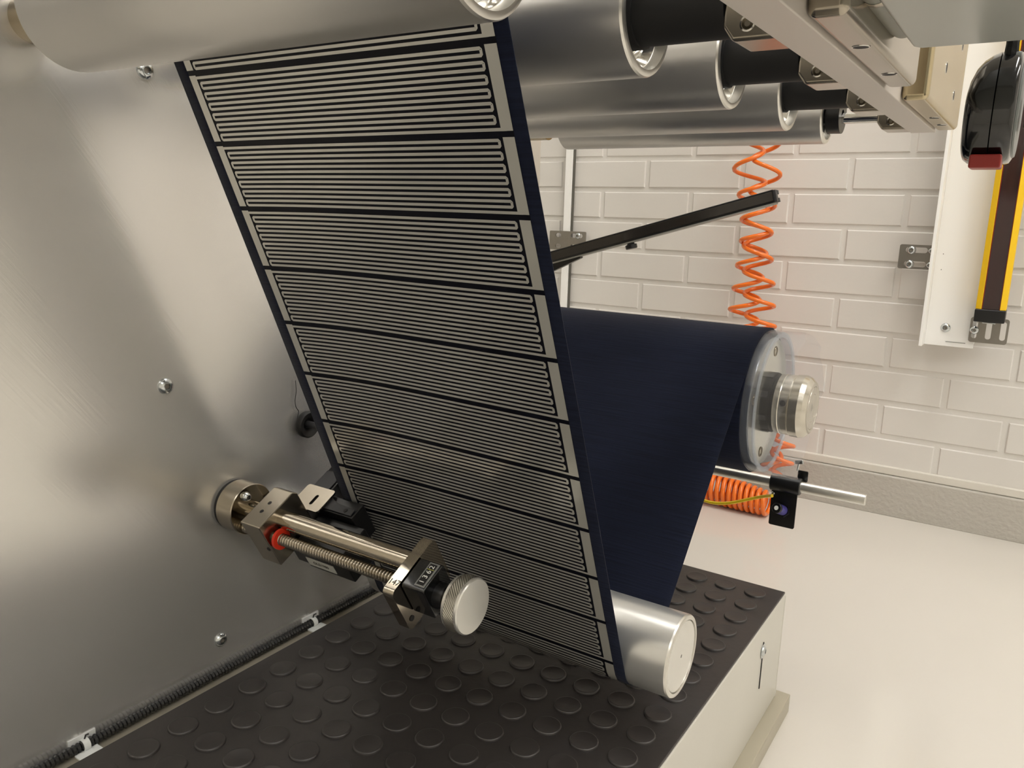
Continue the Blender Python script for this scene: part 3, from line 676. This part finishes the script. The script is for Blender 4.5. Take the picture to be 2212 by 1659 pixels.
MB().box(-0.0480, -0.0300, yc-0.030, yc-0.008, 0.0360, 0.0445).build('red_button', 'red_dark', parent=tm, bev=0.0012)
MB().sweep([(-0.0246, yc-0.004, 0.094), (-0.0204, yc-0.004, 0.090), (-0.0194, yc-0.004, 0.075), (-0.0204, yc-0.004, 0.062)], 0.0016, 8).build('clip_spring', 'nickel', parent=tm)
MB().box(-0.0206, -0.0192, yc-0.016, yc+0.010, 0.0600, 0.0800).build('belt_clip', 'nickel', parent=tm, bev=0.0004)
MB().lathe((-0.0300, yc-0.018, 0.1030), AX, [(-0.001, 0.0), (-0.001, 0.0036), (0.002, 0.0036), (0.002, 0.0)], 20).build('strap_pin', 'case_grey', parent=tm)
vs = []
for i in range(14):
    z = 0.099+0.0065*i; wv = 0.0003*(i % 2)
    vs.append((-0.0338, 0.6155-wv, z))
MB().sweep(vs, [0.0036+0.0004*(i % 2) for i in range(14)], 8).build('strap', 'strap', parent=tm)

# ================================================================== WALL POSTS AND LIGHT CURTAIN
post = thing('white_post', (-0.14, 1.80, -0.24), 'white steel channel post on the brick wall behind the light curtain', 'post')
MB().box(-0.1765, -0.0900, 1.800, 1.806, -0.2366, 0.85).build('post_web', 'white_powder', parent=post, bev=0.0006)
MB().box(-0.1825, -0.1765, 1.762, 1.806, -0.2366, 0.85).build('post_flange', 'white_powder', parent=post, bev=0.0006)
MB().box(-0.1768, -0.0905, 1.806, 1.848, 0.30, 0.36).build('wall_spacer', 'white_powder', parent=post)
MB().box(-0.1768, -0.0905, 1.806, 1.848, -0.23, -0.19).build('wall_spacer', 'white_powder', parent=post)
button_bolt('bolt', (-0.1419, 1.800, -0.2000), (0, -1, 0), 0.0090, post)
MB().obox((-0.1215, 1.7996, -0.2275), (AX, (0, 1, 0), (0, 0, 1)), (0.0175, 0.0005, 0.0004)).build('seam', 'ink_grey', parent=post)
for hz_ in (-0.056, -0.0865): MB().cyl((-0.1640, 1.7999, hz_), (0, -1, 0), 0.0008, 0.0003, 10).build('pin_hole', 'ink_black', parent=post)
sb = thing('slotted_bracket', (-0.2, 1.8, -0.09), 'slotted steel bracket on the left side of the white post', 'bracket', 'slotted steel brackets on the wall')
plate('bracket_plate', rrect(-0.2445, -0.1770, -0.0890, -0.0405, 0.004), [rrect(-0.2330, -0.1930, -0.0565, -0.0455, 0.0054), rrect(-0.2330, -0.1930, -0.0845, -0.0735, 0.0054)], 0.003, (0, 1.8085, 0), AX, (0, 0, 1), 'galvanised', parent=sb)
for bx, bz in ((-0.2225, -0.0515), (-0.2230, -0.0795), (-0.1865, -0.0515), (-0.1870, -0.0795)):
    button_bolt('bolt', (bx, 1.8072, bz), (0, -1, 0), 0.0086 if bx < -0.2 else 0.006, sb)
lc = thing('light_curtain', (-0.07, 1.76, -0.18), 'yellow safety light curtain with dark red window in front of the white post', 'light curtain')
MB().prism([(-0.0930, 1.750, -0.1535), (-0.0830, 1.744, -0.1535), (-0.0830, 1.790, -0.1535), (-0.0930, 1.790, -0.1535)], (0, 0, 1.0)).build('yellow_rail', 'yellow_paint', parent=lc, bev=0.001)
MB().prism([(-0.0430, 1.750, -0.1535), (-0.0430, 1.790, -0.1535), (-0.0530, 1.790, -0.1535), (-0.0530, 1.744, -0.1535)], (0, 0, 1.0)).build('yellow_rail', 'yellow_paint', parent=lc, bev=0.001)
MB().box(-0.0829, -0.0531, 1.752, 1.790, -0.1535, 0.8465).build('window', 'curtain_window', parent=lc)
for x0 in (-0.0829, -0.0545): MB().box(x0, x0+0.0014, 1.7495, 1.753, -0.1535, 0.8465).build('window_seal', 'curtain_red', parent=lc)
MB().box(-0.0935, -0.0425, 1.744, 1.791, -0.1775, -0.1535).build('end_cap', 'black_plastic', parent=lc, bev=0.002)
cbk = thing('curtain_bracket', (-0.07, 1.79, -0.224), 'slotted steel bracket under the lower end of the light curtain', 'bracket', 'slotted steel brackets on the wall')
plate('bracket_plate', rrect(-0.1000, -0.0350, -0.2225, -0.1735, 0.005), [rrect(-0.0960, -0.0865, -0.2150, -0.1790, 0.0046), rrect(-0.0725, -0.0630, -0.2150, -0.1790, 0.0046), rrect(-0.0485, -0.0390, -0.2150, -0.1790, 0.0046)], 0.003, (0, 1.7935, 0), AX, (0, 0, 1), 'galvanised', parent=cbk)
button_bolt('bolt', (-0.0915, 1.7920, -0.1990), (0, -1, 0), 0.0080, cbk)
MB().cyl((-0.068, 1.768, -0.1795), (0, 0, 1), 0.011, 0.002, 24).build('mount_disc', 'black_plastic', parent=cbk)
MB().box(-0.079, -0.057, 1.760, 1.7925, -0.1810, -0.1795).build('foot', 'zinc', parent=cbk)
lp = thing('slim_post', (-1.035, 1.81, -0.5), 'slim white post on the brick wall, left of the dark bar', 'post')
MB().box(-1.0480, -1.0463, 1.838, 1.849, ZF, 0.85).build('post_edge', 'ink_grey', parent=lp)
MB().box(-1.0463, -1.0267, 1.835, 1.849, ZF, 0.85).build('post_face', 'white_powder', parent=lp)
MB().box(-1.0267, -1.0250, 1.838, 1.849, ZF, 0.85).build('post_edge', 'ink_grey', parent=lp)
lb_ = thing('slotted_bracket', (-1.02, 1.8, -0.09), 'slotted steel bracket crossing the slim white post behind the dark bar', 'bracket', 'slotted steel brackets on the wall')
plate('bracket_plate', rrect(-1.0830, -0.9770, -0.0905, -0.0425, 0.003), [rrect(-1.0650, -1.0490, -0.0585, -0.0480, 0.005), rrect(-1.0210, -0.9860, -0.0585, -0.0480, 0.005), rrect(-1.0650, -1.0490, -0.0860, -0.0755, 0.005), rrect(-1.0210, -0.9860, -0.0860, -0.0755, 0.005)], 0.003, (0, 1.8315, 0), AX, (0, 0, 1), 'galvanised', parent=lb_)
button_bolt('bolt', (-0.9990, 1.8300, -0.0530), (0, -1, 0), 0.0080, lb_)

# ================================================================== HOSES
def px_pt(px, py, y):
    d = rgt*((px-1106)/F_PX)+dwn*((py-829.5)/F_PX)+fwd; return d*(y/d.y)
def helix(cpts, turns, phase, n=34, hand=1):
    """cpts: list of (x, y, z, radius) along the axis"""
    P = []; N = int(turns*n)
    for i in range(N+1):
        t = i/N*(len(cpts)-1); k = min(int(t), len(cpts)-2); f = t-k
        a, b = cpts[k], cpts[k+1]; c = [a[j]+(b[j]-a[j])*f for j in range(4)]
        th = phase+hand*2*math.pi*turns*i/N
        P.append((c, th))
    return P
YH = 1.74
hose = thing('air_hose', (-0.52, YH, -0.55), 'bright orange coiled air hose hanging down the brick wall', 'hose')
def strand(keys, hand, name):
    # keys: (picture x of the axis, half width, picture y, turns so far) -> a stretched coil
    P = []; C_ = [(px_pt(a, c, YH), b*0.00100, d) for a, b, c, d in keys]
    for (p, ra, ta), (q, rb, tb) in zip(C_, C_[1:]):
        k = max(4, int((tb-ta)*36))
        for i in range(k):
            f = i/k; c = p.lerp(q, f); r = ra+(rb-ra)*f; th = 2*math.pi*(ta+(tb-ta)*f)
            P.append((c.x-hand*r*math.cos(th), c.y+0.8*r*math.sin(th), c.z))
    MB().sweep(P, 0.0046, 8).build(name, 'orange', parent=hose, angle=80)
strand([(1618, 31, 120, -3.2), (1618, 31, 368, 0), (1627, 30, 424, 1), (1632, 29, 477, 2), (1630, 29, 523, 3), (1621, 29, 576, 4), (1614, 30, 626, 5), (1606, 30, 671, 6), (1612, 30, 760, 8), (1660, 26, 960, 12), (1672, 20, 1035, 13.5)], 1, 'hose_down')
strand([(1656, 28, 110, -3.6), (1656, 28, 376, 0), (1644, 29, 442, 1), (1637, 29, 500, 2), (1636, 30, 558, 3), (1639, 31, 610, 4), (1640, 31, 658, 5), (1643, 30, 702, 6), (1655, 30, 780, 8), (1690, 24, 960, 12), (1690, 18, 1035, 14)], -1, 'hose_return')
fh = thing('coiled_hose', (-0.55, 1.68, ZF), 'bundle of orange hose coils lying on the floor by the wall', 'hose')
Cc = [(-0.77, 1.69, -0.5865, 0.033), (-0.59, 1.68, -0.5865, 0.033), (-0.50, 1.675, -0.590, 0.030), (-0.418, 1.67, -0.596, 0.023)]
MB().sweep([(c[0], c[1]+c[3]*math.cos(th), c[2]+c[3]*math.sin(th)) for c, th in helix(Cc, 20, 0.3)], 0.0050, 8).build('hose_coil', 'orange', parent=fh, angle=80)

# ================================================================== SENSOR ROD UNDER THE ROLL
YR, ZR = 1.08, -0.352
rod = thing('support_rod', (-0.4, YR, ZR-0.0075), 'straight shiny steel rod sticking out below the fabric roll', 'rod')
MB().lathe((0, YR, ZR), AX, [(XP, 0.0), (XP, 0.0074), (-0.1490, 0.0074), (-0.1478, 0.0064), (-0.1478, 0.0)], 40).build('rod_bar', 'rim_metal', parent=rod, angle=30)
MB().box(XP-0.06, XP+0.02, YR-0.05, YR+0.02, ZR-0.02, ZR+0.02).build('rod_socket', 'black_plastic', parent=rod, bev=0.002)
ps = thing('proximity_sensor', (-0.25, YR-0.01, -0.415), 'violet barrel sensor with white tip on a black bracket clamped to the steel rod', 'sensor')
MB().lathe((0, YR, ZR), AX, [(-0.2700, 0.0076), (-0.2700, 0.0110), (-0.2690, 0.0118), (-0.2310, 0.0118), (-0.2300, 0.0110), (-0.2300, 0.0076)], 36, close=True).build('clamp_sleeve', 'black_plastic', parent=ps)
plate('bracket_plate', rrect(-0.2690, -0.2345, -0.4150, -0.3560, 0.0025), [], 0.0022, (0, YR+0.0040, 0), AX, (0, 0, 1), 'black_plastic', parent=ps)
plate('bracket_wing', rrect(-0.2390, -0.2255, -0.3480, -0.3330, 0.002), [], 0.0022, (0, YR+0.0135, 0), AX, (0, 0, 1), 'black_plastic', parent=ps)
sd = Vector((-0.30, -0.90, 0.42)).normalized(); s0 = Vector((-0.2500, YR+0.0028, -0.3915))
MB().lathe(s0-sd*0.001, sd, [(0, 0), (0, 0.0092), (0.004, 0.0092), (0.0042, 0.0)], 6).build('lock_nut', 'black_plastic', parent=ps)
MB().lathe(s0, sd, [(0.003, 0.0), (0.003, 0.0070), (0.017, 0.0070)], 32).build('barrel', 'violet', parent=ps)
MB().lathe(s0, sd, [(0.017, 0.0070), (0.0205, 0.0070), (0.021, 0.0065), (0.021, 0.0030)], 32).build('barrel_tip', 'black_plastic', parent=ps)
MB().cyl(s0+sd*0.0206, sd, 0.0031, 0.0005, 20).build('white_lens', 'digit_white', parent=ps)
button_bolt('clamp_screw', (-0.2665, YR+0.0020, -0.3690), (-0.5, -0.85, 0), 0.0028, ps)
MB().cyl((-0.2400, YR+0.0135, -0.3340), (0.1, 0, 1), 0.0016, 0.012, 12).build('wing_screw', 'zinc', parent=ps)
MB().obox((-0.2388, YR+0.0135, -0.3215), ((1, 0, 0.2), (0, 1, 0), (-0.2, 0, 1)), (0.0055, 0.0025, 0.0028)).build('wing_screw_head', 'zinc', parent=ps, bev=0.001)
yc_ = thing('sensor_cable', (-0.4, YR, -0.40), 'thin yellow sensor cable curving in front of the orange coils', 'cable')
pts = [px_pt(1668, 1071, 1.072), px_pt(1645, 1073, 1.085), px_pt(1615, 1079, 1.09), px_pt(1580, 1086, 1.09), px_pt(1548, 1087, 1.09), px_pt(1520, 1081, 1.09), px_pt(1480, 1066, 1.09), px_pt(1400, 1040, 1.08)]
sm = []
for i in range(len(pts)-1):
    p0, p1, p2, p3 = pts[max(i-1, 0)], pts[i], pts[i+1], pts[min(i+2, len(pts)-1)]
    for k in range(8):
        t = k/8; sm.append(0.5*((2*p1)+(p2-p0)*t+(2*p0-5*p1+4*p2-p3)*t*t+(3*p1-p0-3*p2+p3)*t**3))
MB().sweep(sm+[pts[-1]], 0.0023, 10).build('cable', 'yellow_cable', parent=yc_, angle=80)

# ================================================================== DARK BAR LIGHT
YL = 1.2
bl = thing('light_bar', (-0.5, YL, -0.05), 'slim black bar light slanting up to the right in front of the brick wall', 'light bar')
p1 = px_pt(1676, 425, YL); p0 = px_pt(1196, 556, YL); dr = (p1-p0).normalized(); p0 = p0-dr*0.16
ln = (p1-p0).length; up = Vector((0, 1, 0)).cross(dr)*-1; up = up if up.z > 0 else -up
mid = (p0+p1)/2; fy = Vector((0, 1, 0))
MB().obox(mid+up*0.0010, (dr, up, fy), (ln/2, 0.0095, 0.009)).build('bar_body', 'black_plastic', parent=bl, bev=0.0012)
MB().obox(mid+up*0.0012-fy*0.0091, (dr, up, fy), (ln/2-0.002, 0.0066, 0.0006)).build('lamp_cover', 'bar_face', parent=bl, bev=0.0004)
MB().obox(mid-up*0.0094, (dr, up, fy), (ln/2-0.001, 0.0010, 0.0085)).build('under_strip', 'bar_strip', parent=bl)
MB().obox(p1+dr*0.0015+up*0.0008-fy*0.0045, (dr, up, fy), (0.0016, 0.0086, 0.0045)).build('end_cap', 'sensor_grey', parent=bl, bev=0.0005)
MB().obox(p1+dr*0.0015+up*0.0062+fy*0.0050, (dr, up, fy), (0.0016, 0.0030, 0.0035)).build('end_lug', 'sensor_grey', parent=bl, bev=0.0004)
MB().obox(p1+dr*0.0015-up*0.0050+fy*0.0050, (dr, up, fy), (0.0016, 0.0030, 0.0035)).build('end_lug', 'sensor_grey', parent=bl, bev=0.0004)
kq = px_pt(1361, 519, YL-0.002)
MB().lathe(kq, -up, [(-0.004, 0.0), (-0.004, 0.0052), (0.003, 0.0050), (0.0065, 0.0062), (0.0075, 0.0095), (0.013, 0.0095), (0.014, 0.0085), (0.014, 0)], 18).build('thumb_screw', 'black_plastic', parent=bl, angle=30)
ap, aq = px_pt(1255, 549, YL+0.004), px_pt(1180, 585, YL+0.004)
MB().obox((ap+aq)/2, ((aq-ap), up, fy), ((aq-ap).length/2, 0.0065, 0.005)).build('support_arm', 'black_plastic', parent=bl, bev=0.001)
st0 = px_pt(1060, 593, YL)
MB().box(st0.x-0.012, st0.x+0.012, 1.0203, YL+0.008, st0.z-0.010, st0.z+0.010).build('mounting_strut', 'black_plastic', parent=bl, bev=0.001)
